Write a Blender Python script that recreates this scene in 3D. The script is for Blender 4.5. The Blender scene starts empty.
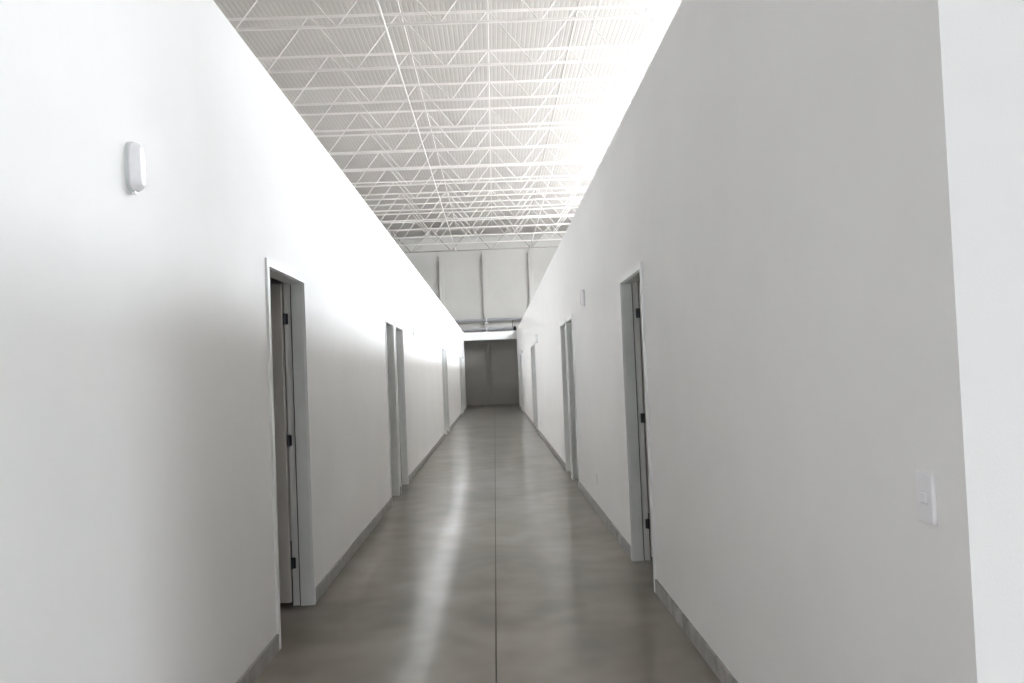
import bpy, bmesh, math, random
from mathutils import Matrix, Vector
random.seed(7)
sc = bpy.context.scene
COL = sc.collection

# ---------------------------------------------------------------- camera
F_PX, VPX, VPY, ROLL, CAM_H = 900.0, 494.6, 373.4, 0.040, 1.5
yc = Vector(((VPX - 512) / F_PX, -(VPY - 341.5) / F_PX, -1.0)).normalized()     # corridor axis seen by the camera
v = Vector((-ROLL, 1, 0)); uc = (v - v.dot(yc) * yc).normalized()                # world up seen by the camera
xc = yc.cross(uc)
cam_d = bpy.data.cameras.new('camera'); cam = bpy.data.objects.new('camera', cam_d); COL.objects.link(cam)
cam_d.sensor_width = 36.0; cam_d.lens = F_PX * 36.0 / 1024.0
cam_d.clip_start = 0.05; cam_d.clip_end = 200
rot = Matrix((xc, yc, uc))            # rows: world axes in camera coordinates -> world from camera
cam.matrix_world = Matrix.Translation((0, 0, CAM_H)) @ rot.to_4x4()
sc.camera = cam

# ---------------------------------------------------------------- world, exposure
w = bpy.data.worlds.new('sky'); sc.world = w; w.use_nodes = True
w.node_tree.nodes['Background'].inputs[0].default_value = (0.75, 0.87, 1.0, 1)
w.node_tree.nodes['Background'].inputs[1].default_value = 1.0
sc.view_settings.view_transform = 'Standard'; sc.view_settings.look = 'None'
sc.view_settings.gamma = 1; sc.view_settings.use_curve_mapping = False
sc.view_settings.exposure = 0.76
sc.cycles.max_bounces = 16; sc.cycles.diffuse_bounces = 12          # white walls pass the daylight on many times
WINDOW_LIGHT = 31.0                   # daylight on the frosted panes of the side wall
ENTRY_LIGHT = 8.8                     # daylight on the tall panes beside the corridor mouth
BACK_FILL = 1.9                      # fill light from the window added behind the camera

# ---------------------------------------------------------------- dimensions (metres)
XL, XR, ZTOP, TH = -1.279, 1.022, 3.345, 0.125
YCORNER, YEND, YFAR = 1.962, 39.2, 41.0
HALL_L, HALL_R, YBACK, ZDECK = -11.0, 6.9, -8.0, 7.80
ZB, ZT = 6.71, 7.655                   # truss chords
WIN_Z0, WIN_Z1 = 6.60, 7.72

# ---------------------------------------------------------------- materials
def mat(name, col, rough=0.6, spec=0.4, noise=0.0, nscale=4.0, bump=0.0, bscale=60.0, metal=0.0, emit=0.0, ecol=None, stretch=(1, 1, 1), rvar=0.0, world=False, col2=None):
    m = bpy.data.materials.new(name); m.use_nodes = True
    nt = m.node_tree; b = nt.nodes['Principled BSDF']
    b.inputs['Base Color'].default_value = (*col, 1)
    b.inputs['Roughness'].default_value = rough; b.inputs['Specular IOR Level'].default_value = spec
    b.inputs['Metallic'].default_value = metal
    if emit:
        b.inputs['Emission Color'].default_value = (*(ecol or col), 1); b.inputs['Emission Strength'].default_value = emit
    if noise or bump or rvar:
        if world:
            tc = nt.nodes.new('ShaderNodeNewGeometry'); src = tc.outputs['Position']
        else:
            tc = nt.nodes.new('ShaderNodeTexCoord'); src = tc.outputs['Object']
        mp = nt.nodes.new('ShaderNodeMapping'); mp.inputs['Scale'].default_value = stretch
        nt.links.new(src, mp.inputs['Vector'])
    if noise or rvar:
        n = nt.nodes.new('ShaderNodeTexNoise'); n.inputs['Scale'].default_value = nscale
        n.inputs['Detail'].default_value = 6; n.inputs['Roughness'].default_value = 0.6
        nt.links.new(mp.outputs[0], n.inputs['Vector'])
    if noise:
        r = nt.nodes.new('ShaderNodeValToRGB')
        r.color_ramp.elements[0].position = 0.3; r.color_ramp.elements[1].position = 0.7
        lo = col2 or tuple(c * (1 - noise) for c in col)
        r.color_ramp.elements[0].color = (*lo, 1)
        r.color_ramp.elements[1].color = (*[min(1, c * (1 + noise * .5)) for c in col], 1)
        nt.links.new(n.outputs['Fac'], r.inputs['Fac']); nt.links.new(r.outputs['Color'], b.inputs['Base Color'])
    if rvar:
        mr = nt.nodes.new('ShaderNodeMapRange'); mr.inputs['From Min'].default_value = .3; mr.inputs['From Max'].default_value = .7
        mr.inputs['To Min'].default_value = rough - rvar; mr.inputs['To Max'].default_value = rough + rvar
        nt.links.new(n.outputs['Fac'], mr.inputs['Value']); nt.links.new(mr.outputs[0], b.inputs['Roughness'])
    if bump:
        n2 = nt.nodes.new('ShaderNodeTexNoise'); n2.inputs['Scale'].default_value = bscale; n2.inputs['Detail'].default_value = 3
        nt.links.new(mp.outputs[0], n2.inputs['Vector'])
        bp = nt.nodes.new('ShaderNodeBump'); bp.inputs['Strength'].default_value = bump; bp.inputs['Distance'].default_value = 0.01
        nt.links.new(n2.outputs['Fac'], bp.inputs['Height']); nt.links.new(bp.outputs[0], b.inputs['Normal'])
    return m

M = {
 'wall': mat('white_wall_paint', (.902, .895, .888), .75, .25, noise=.03, nscale=.9, bump=.05, bscale=180, world=True),
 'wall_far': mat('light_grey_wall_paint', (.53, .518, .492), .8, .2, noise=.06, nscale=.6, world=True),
 'concrete': mat('raw_concrete', (.22, .21, .20), .85, .2, noise=.15, nscale=2, world=True),
 'trim': mat('satin_white_enamel', (.88, .885, .88), .4, .4, noise=.02, nscale=3),
 'jamb': mat('grey_white_enamel', (.83, .85, .84), .45, .4, noise=.05, nscale=5),
 'leaf': mat('door_leaf_paint', (.76, .73, .70), .5, .35, noise=.06, nscale=4),
 'hinge': mat('dark_steel', (.08, .08, .09), .35, .5, metal=.8),
 'floor': None,
 'joint': mat('dark_joint_filler', (.10, .094, .086), .9, .1, noise=.2, nscale=20),
 'base': mat('grey_stone_base', (.37, .36, .345), .5, .4, noise=.22, nscale=9, world=True),
 'base_worn': mat('worn_grey_stone_base', (.41, .395, .375), .5, .4, noise=.5, nscale=6, world=True),
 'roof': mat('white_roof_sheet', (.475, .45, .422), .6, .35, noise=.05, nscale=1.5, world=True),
 'steel': mat('white_painted_steel', (.66, .635, .605), .5, .35, noise=.06, nscale=3),
 'steel_shade': mat('shade_toned_steel', (.38, .35, .325), .55, .35, noise=.06, nscale=3),  # steel darkened in colour to stand for shade and backlight
 'pipe': mat('grey_pipe', (.33, .335, .35), .45, .4, noise=.08, nscale=4),
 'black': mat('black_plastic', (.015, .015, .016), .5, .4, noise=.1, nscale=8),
 'lamp_base': mat('grey_plastic_back', (.66, .69, .69), .5, .4, noise=.05, nscale=9),
 'lamp': mat('white_acrylic', (.93, .92, .94), .22, .5, noise=.02, nscale=9),
 'plastic': mat('white_switch_plastic', (.93, .92, .94), .35, .45, noise=.02, nscale=9),
 'plastic2': mat('light_grey_switch_plastic', (.66, .65, .67), .35, .45, noise=.02, nscale=9),
 'frame': mat('white_window_frame', (.75, .76, .77), .45, .4, noise=.03, nscale=3),
 'pane': mat('frosted_daylight_pane', (.8, .85, .9), .5, .3, emit=WINDOW_LIGHT, ecol=(.90, .95, 1.0)),
 'pane_entry': mat('frosted_side_pane', (.8, .85, .9), .5, .3, emit=ENTRY_LIGHT, ecol=(.90, .95, 1.0)),
 'pane_fill': mat('added_fill_pane', (.8, .85, .9), .5, .3, emit=BACK_FILL, ecol=(.90, .95, 1.0)),
}

def floor_material():
    m = bpy.data.materials.new('polished_concrete'); m.use_nodes = True
    nt = m.node_tree; b = nt.nodes['Principled BSDF']; N = nt.nodes.new; L = nt.links.new
    g = N('ShaderNodeNewGeometry')
    def noise(scale, det, stretch, rough=.6):
        mp = N('ShaderNodeMapping'); mp.inputs['Scale'].default_value = stretch
        n = N('ShaderNodeTexNoise'); n.inputs['Scale'].default_value = scale; n.inputs['Detail'].default_value = det
        n.inputs['Roughness'].default_value = rough
        L(g.outputs['Position'], mp.inputs['Vector']); L(mp.outputs[0], n.inputs['Vector']); return n
    n1 = noise(1.1, 3, (1, .7, 1), .5); n2 = noise(3, 1, (1, 1, 1), .5); n3 = noise(.35, 3, (1, 1, 1))
    r1 = N('ShaderNodeValToRGB'); e = r1.color_ramp.elements
    e[0].position = .28; e[0].color = (.215, .192, .163, 1); e[1].position = .72; e[1].color = (.345, .312, .268, 1)
    k = e.new(.5); k.color = (.280, .251, .215, 1)
    L(n1.outputs['Fac'], r1.inputs['Fac'])
    r2 = N('ShaderNodeValToRGB'); r2.color_ramp.elements[0].position = .3; r2.color_ramp.elements[0].color = (.86, .85, .84, 1)
    r2.color_ramp.elements[1].position = .7; r2.color_ramp.elements[1].color = (1.06, 1.06, 1.06, 1)
    L(n2.outputs['Fac'], r2.inputs['Fac'])
    mx = N('ShaderNodeMix'); mx.data_type = 'RGBA'; mx.blend_type = 'MULTIPLY'; mx.inputs[0].default_value = 1
    L(r1.outputs[0], mx.inputs[6]); L(r2.outputs[0], mx.inputs[7]); pass
    mr = N('ShaderNodeMapRange'); mr.inputs['From Min'].default_value = .3; mr.inputs['From Max'].default_value = .7
    mr.inputs['To Min'].default_value = .09; mr.inputs['To Max'].default_value = .17
    L(n3.outputs['Fac'], mr.inputs['Value'])
    n4 = noise(2.0, 2, (.6, 1.6, 1)); bp = N('ShaderNodeBump'); bp.inputs['Strength'].default_value = .05; bp.inputs['Distance'].default_value = .02
    L(n4.outputs['Fac'], bp.inputs['Height'])
    nt.nodes.remove(b)
    df = N('ShaderNodeBsdfDiffuse'); gl = N('ShaderNodeBsdfGlossy'); ms = N('ShaderNodeMixShader'); fr = N('ShaderNodeFresnel'); mn = N('ShaderNodeMath')
    L(mx.outputs[2], df.inputs['Color']); gl.inputs['Color'].default_value = (.85, .85, .85, 1)
    L(mr.outputs[0], gl.inputs['Roughness']); L(bp.outputs[0], gl.inputs['Normal']); L(bp.outputs[0], fr.inputs['Normal'])
    fr.inputs['IOR'].default_value = 1.36; mn.operation = 'MINIMUM'; mn.inputs[1].default_value = .8    # sealer coat
    L(fr.outputs[0], mn.inputs[0]); L(mn.outputs[0], ms.inputs[0]); L(df.outputs[0], ms.inputs[1]); 
    g2 = N('ShaderNodeBsdfGlossy'); g2.inputs['Color'].default_value = (.85, .85, .85, 1); g2.inputs['Roughness'].default_value = .285
    L(bp.outputs[0], g2.inputs['Normal']); mg = N('ShaderNodeMixShader'); mg.inputs[0].default_value = .68
    L(g2.outputs[0], mg.inputs[1]); L(gl.outputs[0], mg.inputs[2]); L(mg.outputs[0], ms.inputs[2])
    L(ms.outputs[0], nt.nodes['Material Output'].inputs['Surface'])
    return m
M['floor'] = floor_material()

# ---------------------------------------------------------------- helpers
def bbox(bm, a, b):
    x0, y0, z0 = [min(p, q) for p, q in zip(a, b)]; x1, y1, z1 = [max(p, q) for p, q in zip(a, b)]
    vs = [bm.verts.new(p) for p in ((x0,y0,z0),(x1,y0,z0),(x1,y1,z0),(x0,y1,z0),(x0,y0,z1),(x1,y0,z1),(x1,y1,z1),(x0,y1,z1))]
    for f in ((0,3,2,1),(4,5,6,7),(0,1,5,4),(1,2,6,5),(2,3,7,6),(3,0,4,7)): bm.faces.new([vs[i] for i in f])
def bcyl(bm, p, q, r, n=12, r2=None):
    p, q = Vector(p), Vector(q); d = (q - p); m = d.to_track_quat('Z', 'Y').to_matrix().to_4x4(); m.translation = (p + q) / 2
    bmesh.ops.create_cone(bm, cap_ends=True, segments=n, radius1=r, radius2=r if r2 is None else r2, depth=d.length, matrix=m)
def mesh(name, build, bevel=0.0, seg=1, smooth=False):
    bm = bmesh.new(); build(bm)
    if bevel: bmesh.ops.bevel(bm, geom=bm.edges[:], offset=bevel, segments=seg, affect='EDGES', profile=.5)
    bmesh.ops.recalc_face_normals(bm, faces=bm.faces[:])
    me = bpy.data.meshes.new(name); bm.to_mesh(me); bm.free()
    if smooth:
        for p in me.polygons: p.use_smooth = True
    return me
def obj(name, me, m, parent=None, loc=None, **props):
    o = bpy.data.objects.new(name, me); COL.objects.link(o)
    if not me.materials: me.materials.append(M[m])
    if loc is not None: o.location = loc
    if parent is not None: o.parent = parent
    for k, val in props.items(): o[k] = val
    return o
def empty(name, loc=(0, 0, 0), **props):
    o = bpy.data.objects.new(name, None); COL.objects.link(o); o.location = loc; o.empty_display_size = .1
    for k, val in props.items(): o[k] = val
    return o
def box(name, a, b, m, parent=None, bevel=0.0, **props):
    return obj(name, mesh(name, lambda bm: bbox(bm, a, b), bevel), m, parent, **props)
def copy_tree(o, parent=None):
    c = o.copy(); COL.objects.link(c)
    if parent is not None: c.parent = parent
    for ch in list(o.children): copy_tree(ch, c)
    return c

# ---------------------------------------------------------------- setting: floor
fl = empty('floor', kind='structure', label='polished grey brown concrete floor of the hall', category='floor')
box('joint_filler', (HALL_L, YBACK, -.15), (HALL_R, YFAR, -.004), 'joint', fl)
XJ, GJ = -.052, .0035
ys = [YBACK, -1.25] + [3.55 + 4.8 * i for i in range(8)] + [YFAR]
for i in range(len(ys) - 1):
    g = .0
    box('slab', (HALL_L, ys[i] + g, -.15), (XJ - GJ, ys[i+1] - g, 0), 'floor', fl)
    box('slab', (XJ + GJ, ys[i] + g, -.15), (HALL_R, ys[i+1] - g, 0), 'floor', fl)

# ---------------------------------------------------------------- setting: corridor walls
DL = [(5.12, 6.16), (10.66, 11.56), (11.72, 12.72), (21.98, 22.98), (23.22, 24.26), (33.2, 34.2), (34.45, 35.45)]
DR = [(6.01, 7.07), (11.42, 12.42), (12.53, 13.49), (22.2, 23.2), (23.5, 24.5), (33.4, 34.4), (34.7, 35.7)]
CAS, DOOR_H = .018, 2.192             # casing width, clear height of the opening in the wall
def wall_with_doors(name, xin, sgn, y0, y1, doors):
    pts = [(y0, 0)]
    for a, b in doors: pts += [(a + CAS, 0), (a + CAS, DOOR_H), (b - CAS, DOOR_H), (b - CAS, 0)]
    pts += [(y1, 0), (y1, ZTOP), (y0, ZTOP)]
    def build(bm):
        f = bm.faces.new([bm.verts.new((xin, y, z)) for y, z in pts])
        r = bmesh.ops.extrude_face_region(bm, geom=[f])
        bmesh.ops.translate(bm, verts=[e for e in r['geom'] if isinstance(e, bmesh.types.BMVert)], vec=(sgn * TH, 0, 0))
        bmesh.ops.triangulate(bm, faces=[q for q in bm.faces if len(q.verts) > 4])
    return obj(name, mesh(name, build), 'wall', kind='structure')
wall_with_doors('wall_left', XL, -1, -3.5, YEND, DL)
wall_with_doors('wall_right', XR, 1, YCORNER, YEND, DR)
ROOM_L, ROOM_R = -5.2, 5.2
box('wall_return', (XR + TH, YCORNER, 0), (HALL_R, YCORNER + TH, ZTOP), 'wall', kind='structure')
box('wall_rooms_left', (ROOM_L - TH, -3.5, 0), (ROOM_L, YEND, ZTOP), 'wall', kind='structure')
box('wall_rooms_right', (ROOM_R, YCORNER + TH, 0), (ROOM_R + TH, YEND, ZTOP), 'wall', kind='structure')
box('ceiling_left', (ROOM_L, -3.5, 2.75), (XL - TH, YEND, 2.85), 'wall', kind='structure')
box('ceiling_right', (XR + TH, YCORNER + TH, 2.75), (ROOM_R, YEND, 2.85), 'wall', kind='structure')
n = 0
for y in (-3.5, 8.6, 11.58, 17.4, 23.04, 28.8, 34.27, YEND - TH):
    n += 1; box('wall_partition_left_%d' % n, (ROOM_L, y, 0), (XL - TH, y + .1, 2.75), 'wall', kind='structure')
n = 0
for y in (9.3, 12.43, 17.8, 23.3, 29.0, 34.5, YEND - TH):
    n += 1; box('wall_partition_right_%d' % n, (XR + TH, y, 0), (ROOM_R, y + .09, 2.75), 'wall', kind='structure')

# ---------------------------------------------------------------- setting: hall shell
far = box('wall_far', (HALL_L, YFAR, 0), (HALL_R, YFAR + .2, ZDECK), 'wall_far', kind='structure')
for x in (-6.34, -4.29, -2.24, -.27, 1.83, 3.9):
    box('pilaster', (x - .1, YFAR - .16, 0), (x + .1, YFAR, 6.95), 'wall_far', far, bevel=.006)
box('wall_hall_left', (HALL_L - .2, YBACK, 0), (HALL_L, YFAR, ZDECK), 'wall', kind='structure')
box('trim_1', (ROOM_L, YEND, 2.97), (ROOM_R, YEND + .2, 3.32), 'wall', kind='structure', label='white painted beam across the end of the corridor')
box('ceiling_passage', (HALL_L, YEND + .2, 3.1), (HALL_R, YFAR - .16, 3.3), 'concrete', kind='structure')

ENT = (-3.6, -1.0, 3.6)               # tall glazed side entrance: from, to, height
def wall_right_hall(bm):
    bbox(bm, (HALL_R, ENT[1], 0), (HALL_R + .2, YFAR, WIN_Z0)); bbox(bm, (HALL_R, YBACK, 0), (HALL_R + .2, ENT[0], WIN_Z0)); bbox(bm, (HALL_R, ENT[0], ENT[2]), (HALL_R + .2, ENT[1], WIN_Z0)); bbox(bm, (HALL_R, YBACK, WIN_Z1), (HALL_R + .2, YFAR, ZDECK))
    for a, b in piers: bbox(bm, (HALL_R, a, WIN_Z0), (HALL_R + .2, b, WIN_Z1))
win = [(8.2 + 3.95 * i, 8.2 + 3.95 * i + 3.6) for i in range(7)]
piers = []; p = YBACK
for a, b in win: piers.append((p, a)); p = b
piers.append((p, YFAR))
obj('wall_hall_right', mesh('wall_hall_right', wall_right_hall), 'wall', kind='structure')
for i, (a, b) in enumerate(win):
    wn = empty('window_%d' % (i + 1), (HALL_R + .1, a, WIN_Z0), kind='structure')
    W, H = b - a, WIN_Z1 - WIN_Z0
    def fr(bm):
        bbox(bm, (-.04, 0, 0), (.04, W, .06)); bbox(bm, (-.04, 0, H - .06), (.04, W, H))
        bbox(bm, (-.04, 0, .06), (.04, .06, H - .06)); bbox(bm, (-.04, W - .06, .06), (.04, W, H - .06))
    obj('window_frame', mesh('window_frame', fr), 'frame', wn)
    for k in range(1, 3): box('mullion', (-.03, W * k / 3 - .025, .06), (.03, W * k / 3 + .025, H - .06), 'frame', wn)
    for k in range(3):
        box('pane', (-.008, max(.06, W * k / 3 + .025), .06), (.008, min(W - .06, W * (k + 1) / 3 - .025), H - .06), 'pane', wn)

wn = empty('window_8', (HALL_R + .1, ENT[0], 0), kind='structure')
EW, EH = ENT[1] - ENT[0], ENT[2]
def fr3(bm):
    bbox(bm, (-.05, 0, 0), (.05, EW, .08)); bbox(bm, (-.05, 0, EH - .08), (.05, EW, EH))
    bbox(bm, (-.05, 0, .08), (.05, .08, EH - .08)); bbox(bm, (-.05, EW - .08, .08), (.05, EW, EH - .08))
obj('window_frame', mesh('window_frame', fr3), 'frame', wn)
for k in range(1, 4): box('mullion', (-.04, EW * k / 4 - .03, .08), (.04, EW * k / 4 + .03, EH - .08), 'frame', wn)
for k in range(4): box('pane', (-.01, max(.08, EW * k / 4 + .03), .08), (.01, min(EW - .08, EW * (k + 1) / 4 - .03), EH - .08), 'pane_entry', wn)

BX0, BX1, BH = -1.7, 1.5, 3.4
def wall_back(bm):
    bbox(bm, (HALL_L, YBACK - .2, 0), (BX0, YBACK, ZDECK)); bbox(bm, (BX1, YBACK - .2, 0), (HALL_R, YBACK, ZDECK)); bbox(bm, (BX0, YBACK - .2, BH), (BX1, YBACK, ZDECK))
obj('wall_back', mesh('wall_back', wall_back), 'wall', kind='structure')
wn = empty('window_9', (BX0, YBACK - .1, 0), kind='structure'); BW = BX1 - BX0  # unseen window, added and sized to send fill light down the corridor
def fr2(bm):
    bbox(bm, (0, -.05, 0), (BW, .05, .08)); bbox(bm, (0, -.05, BH - .08), (BW, .05, BH))
    bbox(bm, (0, -.05, .08), (.08, .05, BH - .08)); bbox(bm, (BW - .08, -.05, .08), (BW, .05, BH - .08))
obj('window_frame', mesh('window_frame', fr2), 'frame', wn)
box('mullion', (BW / 2 - .03, -.04, .08), (BW / 2 + .03, .04, BH - .08), 'frame', wn)
for k in range(2): box('pane', (max(.08, BW / 2 * k + .03), -.01, .08), (min(BW - .08, BW / 2 * (k + 1) - .03), .01, BH - .08), 'pane_fill', wn)

# corrugated roof deck: ribs run the length of the hall
def deck(bm):
    pitch, x, prof = .09, HALL_L - .2, []
    while x < HALL_R + .2:
        prof += [(x, ZDECK), (x + .050, ZDECK), (x + .063, ZDECK + .0035), (x + .077, ZDECK + .0035)]; x += pitch
    a = [bm.verts.new((px, YBACK - .2, pz)) for px, pz in prof]; b = [bm.verts.new((px, YFAR + .2, pz)) for px, pz in prof]
    for i in range(len(a) - 1): bm.faces.new((a[i], a[i+1], b[i+1], b[i]))
    r = bmesh.ops.extrude_face_region(bm, geom=bm.faces[:])
    bmesh.ops.translate(bm, verts=[e for e in r['geom'] if isinstance(e, bmesh.types.BMVert)], vec=(0, 0, .1))
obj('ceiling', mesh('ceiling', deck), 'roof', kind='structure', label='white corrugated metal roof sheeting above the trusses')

# ---------------------------------------------------------------- baseboards, tile by tile
def baseboard(name, xin, sgn, y0, y1, doors, step, mats):
    bb = empty(name, (xin, 0, 0), kind='structure'); cache = {}
    runs = []; p = y0
    for a, b in doors: runs.append((p, a)); p = b
    runs.append((p, y1))
    for a, b in runs:
        k = max(1, round((b - a) / step)); s = (b - a) / k
        for i in range(k):
            key = (round(s, 4), random.choice(mats))
            if key not in cache:
                cache[key] = mesh('tile', lambda bm: bbox(bm, (0, .001, .001), (-sgn * .014, s - .0015, .092)), .0015)
            obj('tile', cache[key], key[1], bb, (0, a + i * s, 0))
baseboard('baseboard_left', XL, -1, -3.5, YEND, DL, .62, ['base'])
baseboard('baseboard_right', XR, 1, YCORNER, YEND, DR, .42, ['base', 'base', 'base_worn'])
bb = empty('baseboard_far', (0, YFAR, 0), kind='structure')
pil = (-4.29, -2.24, -.27, 1.83, 3.9)
for x in pil: box('tile', (x - .112, -.174, .001), (x + .112, -.16, .1), 'base', bb)
for x, xn in zip(pil[:-1], pil[1:]):
    k = 3; s_ = (xn - x - .2) / k
    for i in range(k): box('tile', (x + .1 + i * s_ + .001, -.014, .001), (x + .1 + (i + 1) * s_ - .001, 0, .1), 'base', bb)
bb2 = empty('baseboard_return', (0, YCORNER, 0), kind='structure')
for i in range(9):
    box('tile', (XR + .62 * i + .001, -.014, .001), (XR + .62 * i + .619, 0, .092), 'base', bb2)

# ---------------------------------------------------------------- doors
def door(idx, xin, sgn, a, b, swing):
    """sgn: +1 the room lies towards +x.  Local x runs from the corridor face into the room."""
    d = empty('door_%d' % idx, (xin, a, 0), kind='structure')
    W = b - a; X = lambda t: sgn * t
    h = DOOR_H
    # casing on the corridor face
    def cas(bm):
        c = CAS + .030
        bbox(bm, (X(-.014), 0, 0), (X(0), c, h - .027)); bbox(bm, (X(-.014), W - c, 0), (X(0), W, h - .027))
        bbox(bm, (X(-.014), 0, h - .027), (X(0), W, h + CAS))
    obj('casing', mesh('casing', cas), 'trim', d)
    # frame boards with a proud stop, a black strip standing for the gap shadow and a rebate for the leaf
    SD = .078
    def jam(bm):
        for y0, y1 in ((CAS, CAS + .02), (W - CAS - .02, W - CAS)): bbox(bm, (X(.0005), y0, 0), (X(TH + .004), y1, h - .02))
        bbox(bm, (X(.0005), CAS, h - .02), (X(TH + .004), W - CAS, h))
    obj('door_frame', mesh('door_frame', jam), 'trim', d)
    def stop(bm):
        for y0, y1 in ((CAS + .02, CAS + .034), (W - CAS - .034, W - CAS - .02)): bbox(bm, (X(.0005), y0, 0), (X(SD), y1, h - .034))
        bbox(bm, (X(.0005), CAS + .02, h - .034), (X(SD), W - CAS - .02, h - .02))
    obj('door_stop', mesh('door_stop', stop), 'jamb', d)
    def gap_shade(bm):
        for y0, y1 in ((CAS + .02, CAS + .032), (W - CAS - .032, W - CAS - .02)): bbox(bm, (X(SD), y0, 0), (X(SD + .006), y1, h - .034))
    obj('gap_shadow_strip', mesh('gap_shadow_strip', gap_shade), 'black', d)
    # leaf hinged on the far jamb and swung into the room
    lw = W - 2 * CAS - .05
    lf = obj('door_leaf', mesh('door_leaf', lambda bm: bbox(bm, (X(0), -.035, .028), (X(lw), 0, h - .028)), .002), 'leaf', d, (X(TH + .012), W - CAS - .024, 0))
    lf.rotation_euler.z = sgn * math.radians(swing)
    def hg(bm):
        bcyl(bm, (0, 0, -.038), (0, 0, .038), .008, 10); bbox(bm, (X(-.022), .004, -.036), (X(0), .010, .036))
    hm = mesh('hinge', hg)
    for z in (.285, 1.105, 1.925): obj('hinge', hm, 'hinge', lf, (X(-.012), -.012, z))
    # lever handle and rose near the free edge
    def hd(bm):
        for s in (-.035, 0):
            o = -.012 if s else .012
            bcyl(bm, (X(lw - .06), s, 1.02), (X(lw - .06), s + o, 1.02), .024, 16); bcyl(bm, (X(lw - .06), s, 1.02), (X(lw - .06), s + 4 * o, 1.02), .008, 10)
            bcyl(bm, (X(lw - .06), s + 4 * o, 1.02), (X(lw - .18), s + 4 * o, 1.02), .008, 10)
    obj('handle', mesh('handle', hd), 'hinge', lf)
    return d
i = 0
for (a, b) in DL: i += 1; door(i, XL, -1, a, b, 4)
for (a, b) in DR: i += 1; door(i, XR, 1, a, b, 4)

# ---------------------------------------------------------------- roof trusses
PAN, X0T = 1.51, .13                  # panel length, one top node
NL, NR = -7, 4
def truss(name, y, mat_, pan, x0, nl, nr, hw, label, group=None, zb=ZB, zt=ZT):
    key = (name, mat_)
    t = empty(name, (0, y, 0), label=label, category='roof truss')
    if group: t['group'] = group
    xa, xb = max(HALL_L + .02, x0 + nl * pan - .3), min(HALL_R - .02, x0 + nr * pan + .9)
    if key not in truss.cache:
        def chord(z, s):
            def f(bm):            # two angles back to back
                bbox(bm, (xa, -hw, z), (xb, hw, z + s * .007)); bbox(bm, (xa, -.009, z), (xb, -.003, z + s * .036)); bbox(bm, (xa, .003, z), (xb, .009, z + s * .036))
            return f
        me_t, me_b = mesh('top_chord', chord(zt, -1)), mesh('bottom_chord', chord(zb, 1))
        dx, dz = pan / 2, zt - zb - .06
        dn = mesh('diagonal', lambda bm: bcyl(bm, (.03, 0, -.03), (dx - .03, 0, -.03 - dz), hw * .35, 8))
        up = mesh('diagonal', lambda bm: bcyl(bm, (-.03, 0, -.03), (-dx + .03, 0, -.03 - dz), hw * .35, 8))
        gp = mesh('gusset', lambda bm: bbox(bm, (-.06, -.004, -.06), (.06, .004, .0)))
        truss.cache[key] = (me_t, me_b, dn, up, gp)
    me_t, me_b, dn, up, gp = truss.cache[key]
    obj('top_chord', me_t, mat_, t); obj('bottom_chord', me_b, mat_, t)
    for k in range(nl, nr + 1):
        x = x0 + k * pan
        if x + pan / 2 < xb: obj('diagonal', dn, mat_, t, (x, 0, zt))
        if x - pan / 2 > xa and x < xb: obj('diagonal', up, mat_, t, (x, 0, zt))
    return t
truss.cache = {}
TY = [15.07 + 1.87 * k for k in range(-3, 12)]
ORD = 'first second third fourth fifth sixth seventh eighth ninth tenth eleventh twelfth thirteenth fourteenth fifteenth'.split()
for y, nth in zip(reversed(TY), ORD):
    truss('roof_truss', y, 'steel', PAN, X0T, NL, NR, .030, 'slender white lattice truss, %s in front of the heavy shade-grey truss by the far wall' % nth, 'white lattice trusses under the roof')
truss('roof_truss', 37.7, 'steel_shade', 1.68, -.76, -6, 3, .085, 'heavier shade-grey lattice truss closest to the far wall of the hall')  # the shade on this truss is put into its colour

# lengthwise rods that tie the trusses together
def rod(name, x, z, r, m, label):
    me = mesh(name, lambda bm: bcyl(bm, (x, TY[0] - .5, z), (x, 37.7, z), r, 10), smooth=False)
    obj(name, me, m, None, label=label, category='steel rod', group='rods tying the trusses together')
rod('bracing_rod', -1.41, ZB - .016, .016, 'steel', 'white rod running lengthwise below the trusses on the dimmer side of the roof')
rod('bracing_rod', 1.70, ZB - .016, .016, 'steel', 'white rod running lengthwise below the trusses on the bright side of the roof')
rod('bracing_rod', -1.35, ZT + .013, .013, 'steel', 'rod running lengthwise along the truss tops on the dimmer side')
rod('bracing_rod', 1.66, ZT + .013, .013, 'steel_shade', 'rod running lengthwise along the truss tops on the bright side')  # darker tone stands for the backlit underside
rod('bracing_rod', .13, ZT + .018, .012, 'steel', 'thin rod running lengthwise along the truss tops above the middle of the corridor')

# ---------------------------------------------------------------- pipes on the far wall
YP = YFAR - .24
def pipe(z, r, x0, x1, label):
    t = empty('wall_pipe', (0, YP, z), label=label, category='pipe')
    obj('pipe_run', mesh('pipe_run', lambda bm: bcyl(bm, (x0, 0, 0), (x1, 0, 0), r, 16), smooth=False), 'pipe', t)
    for x in (-4.29, -2.24, -.27, 1.83, 3.9):
        obj('bracket', mesh('bracket', lambda bm: (bbox(bm, (x - .07, -.02, -r - .09), (x + .07, .08, -r)), bbox(bm, (x - .015, -.02 - r, -r - .01), (x + .015, .02 + r, r + .01)))), 'frame', t)
    return t
pipe(3.93, .068, -5.1, 5.1, 'upper grey horizontal pipe on the far wall above the dark passage')
t = pipe(3.50, .068, -5.1, .95, 'lower grey pipe on the far wall with a black end valve')
obj('end_valve', mesh('end_valve', lambda bm: (bcyl(bm, (.93, 0, 0), (1.06, 0, 0), .085, 16), bcyl(bm, (1.0, 0, 0), (1.0, 0, .13), .03, 10)), .004), 'black', t, label='black valve on the pipe end')
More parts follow.
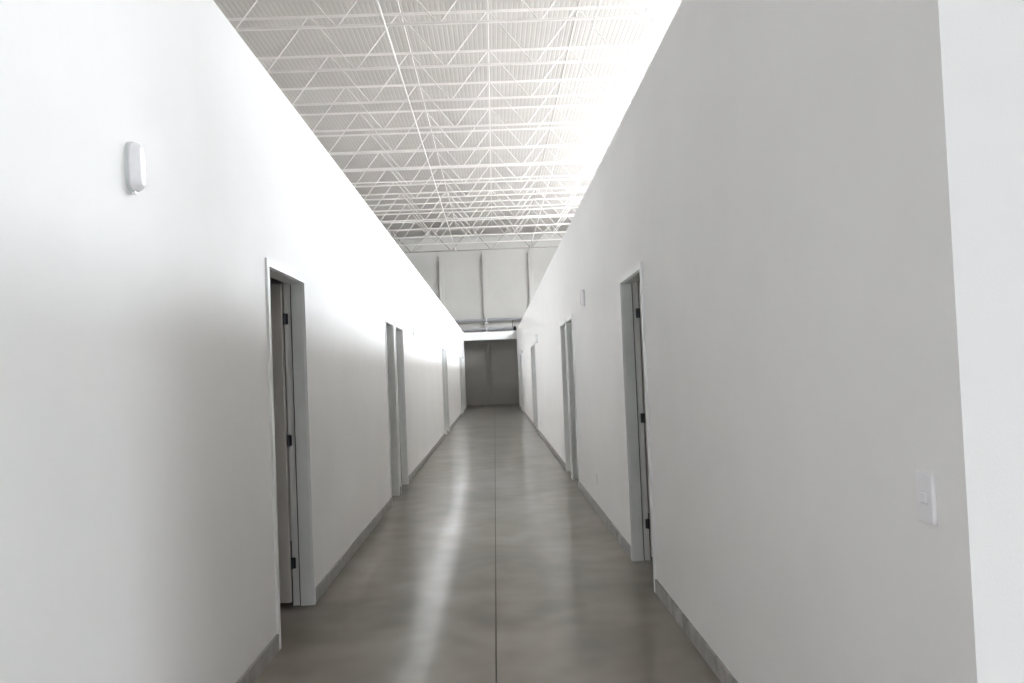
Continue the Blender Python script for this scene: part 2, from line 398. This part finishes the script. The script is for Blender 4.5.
obj('hanger', mesh('hanger', lambda bm: bcyl(bm, (.90, 0, .05), (.90, 0, .38), .014, 10)), 'black', t)

# ---------------------------------------------------------------- wall lamps
def stadium(bm, x0, x1, hw, hh, inset=0.0, rings=1):
    """rounded upright slab from x0 to x1 (x away from the wall) with a domed front"""
    n = 12; prev = None; first = None
    prof = [(x0, 0)] + [(x0 + (x1 - x0) * math.sin(t * math.pi / 2 / rings), inset * (1 - math.cos(t * math.pi / 2 / rings))) for t in range(1, rings + 1)]
    if rings == 1: prof = [(x0, 0), (x1, 0)]
    for x, ins in prof:
        r = hw - ins; L = hh - hw; ring = []
        for k in range(n + 1): a = math.pi * k / n; ring.append(bm.verts.new((x, r * math.cos(a), L + r * math.sin(a))))
        for k in range(n + 1): a = math.pi + math.pi * k / n; ring.append(bm.verts.new((x, r * math.cos(a), -L + r * math.sin(a))))
        if prev:
            for k in range(len(ring)): bm.faces.new((prev[k], prev[(k+1) % len(ring)], ring[(k+1) % len(ring)], ring[k]))
        else: bm.faces.new(ring)
        prev = ring
    bm.faces.new(prev)
lamp_base = mesh('back_plate', lambda bm: stadium(bm, 0, .012, .048, .093))
lamp_cov = mesh('diffuser', lambda bm: stadium(bm, .012, .048, .045, .090, .026, 6), smooth=True)
lamp_tab = mesh('clip', lambda bm: bbox(bm, (.006, -.010, -.098), (.022, .010, -.086)), .002)
def lamp(x, y, z, rz, label):
    t = empty('bulkhead_lamp', (x, y, z), label=label, category='wall lamp', group='oval bulkhead lamps along the corridor'); t.rotation_euler.z = rz
    obj('back_plate', lamp_base, 'lamp_base', t, label='grey back plate'); obj('diffuser', lamp_cov, 'lamp', t); obj('clip', lamp_tab, 'lamp', t)
lamp(XL, 3.235, 2.292, 0, 'oval white wall lamp before the first left-hand door of the corridor')
lamp(XL, 14.40, 2.255, 0, 'small white wall lamp on the bright wall past its first pair of doors')
lamp(XL, 25.6, 2.255, 0, 'small white wall lamp on the bright wall past its second pair of doors')
lamp(XL, 36.8, 2.255, 0, 'small white wall lamp on the bright wall close to the end beam')
lamp(XR, 9.86, 2.29, math.pi, 'white wall lamp on the shaded wall just before its first pair of doors')
lamp(XR, 20.8, 2.265, math.pi, 'small white wall lamp on the shaded wall before its second pair of doors')
lamp(XR, 31.9, 2.265, math.pi, 'small white wall lamp on the shaded wall before its last pair of doors')

# ---------------------------------------------------------------- switch and sockets (on the shaded wall, facing -x)
def plate(name, y, z, hw, hh, label, cat, kind_):
    t = empty(name, (XR, y, z), label=label, category=cat)
    obj('cover_plate', mesh('cover_plate', lambda bm: bbox(bm, (-.011, -hw, -hh), (0, hw, hh)), .0025, 2), 'plastic', t)
    if kind_ == 'switch':
        obj('rocker_frame', mesh('rocker_frame', lambda bm: bbox(bm, (-.0122, -.0175, -.0145), (-.0105, .0175, .0145))), 'plastic2', t)
        obj('rocker', mesh('rocker', lambda bm: bbox(bm, (-.0150, -.0155, -.0125), (-.0115, .0155, .0125)), .001), 'plastic', t)
    else:
        s = obj('socket_insert', mesh('socket_insert', lambda bm: bbox(bm, (-.0135, -.02, -.013), (-.0105, .02, .013)), .001), 'plastic', t)
        for k in (-1, 0, 1):
            obj('pin_hole', mesh('pin_hole', lambda bm: bcyl(bm, (-.0142, k * .0095, 0 if k else .003), (-.013, k * .0095, 0 if k else .003), .0024, 8)), 'black', s)
plate('light_switch', 2.139, 1.163, .039, .0605, 'white plastic light switch plate near the open corner of the shaded wall', 'light switch', 'switch')
plate('wall_socket', 9.36, .365, .038, .06, 'white socket plate low on the wall between single door and first door pair', 'socket', 'socket')
plate('wall_socket', 20.3, .33, .038, .06, 'tiny white socket plate low on the wall before the second door pair', 'socket', 'socket')
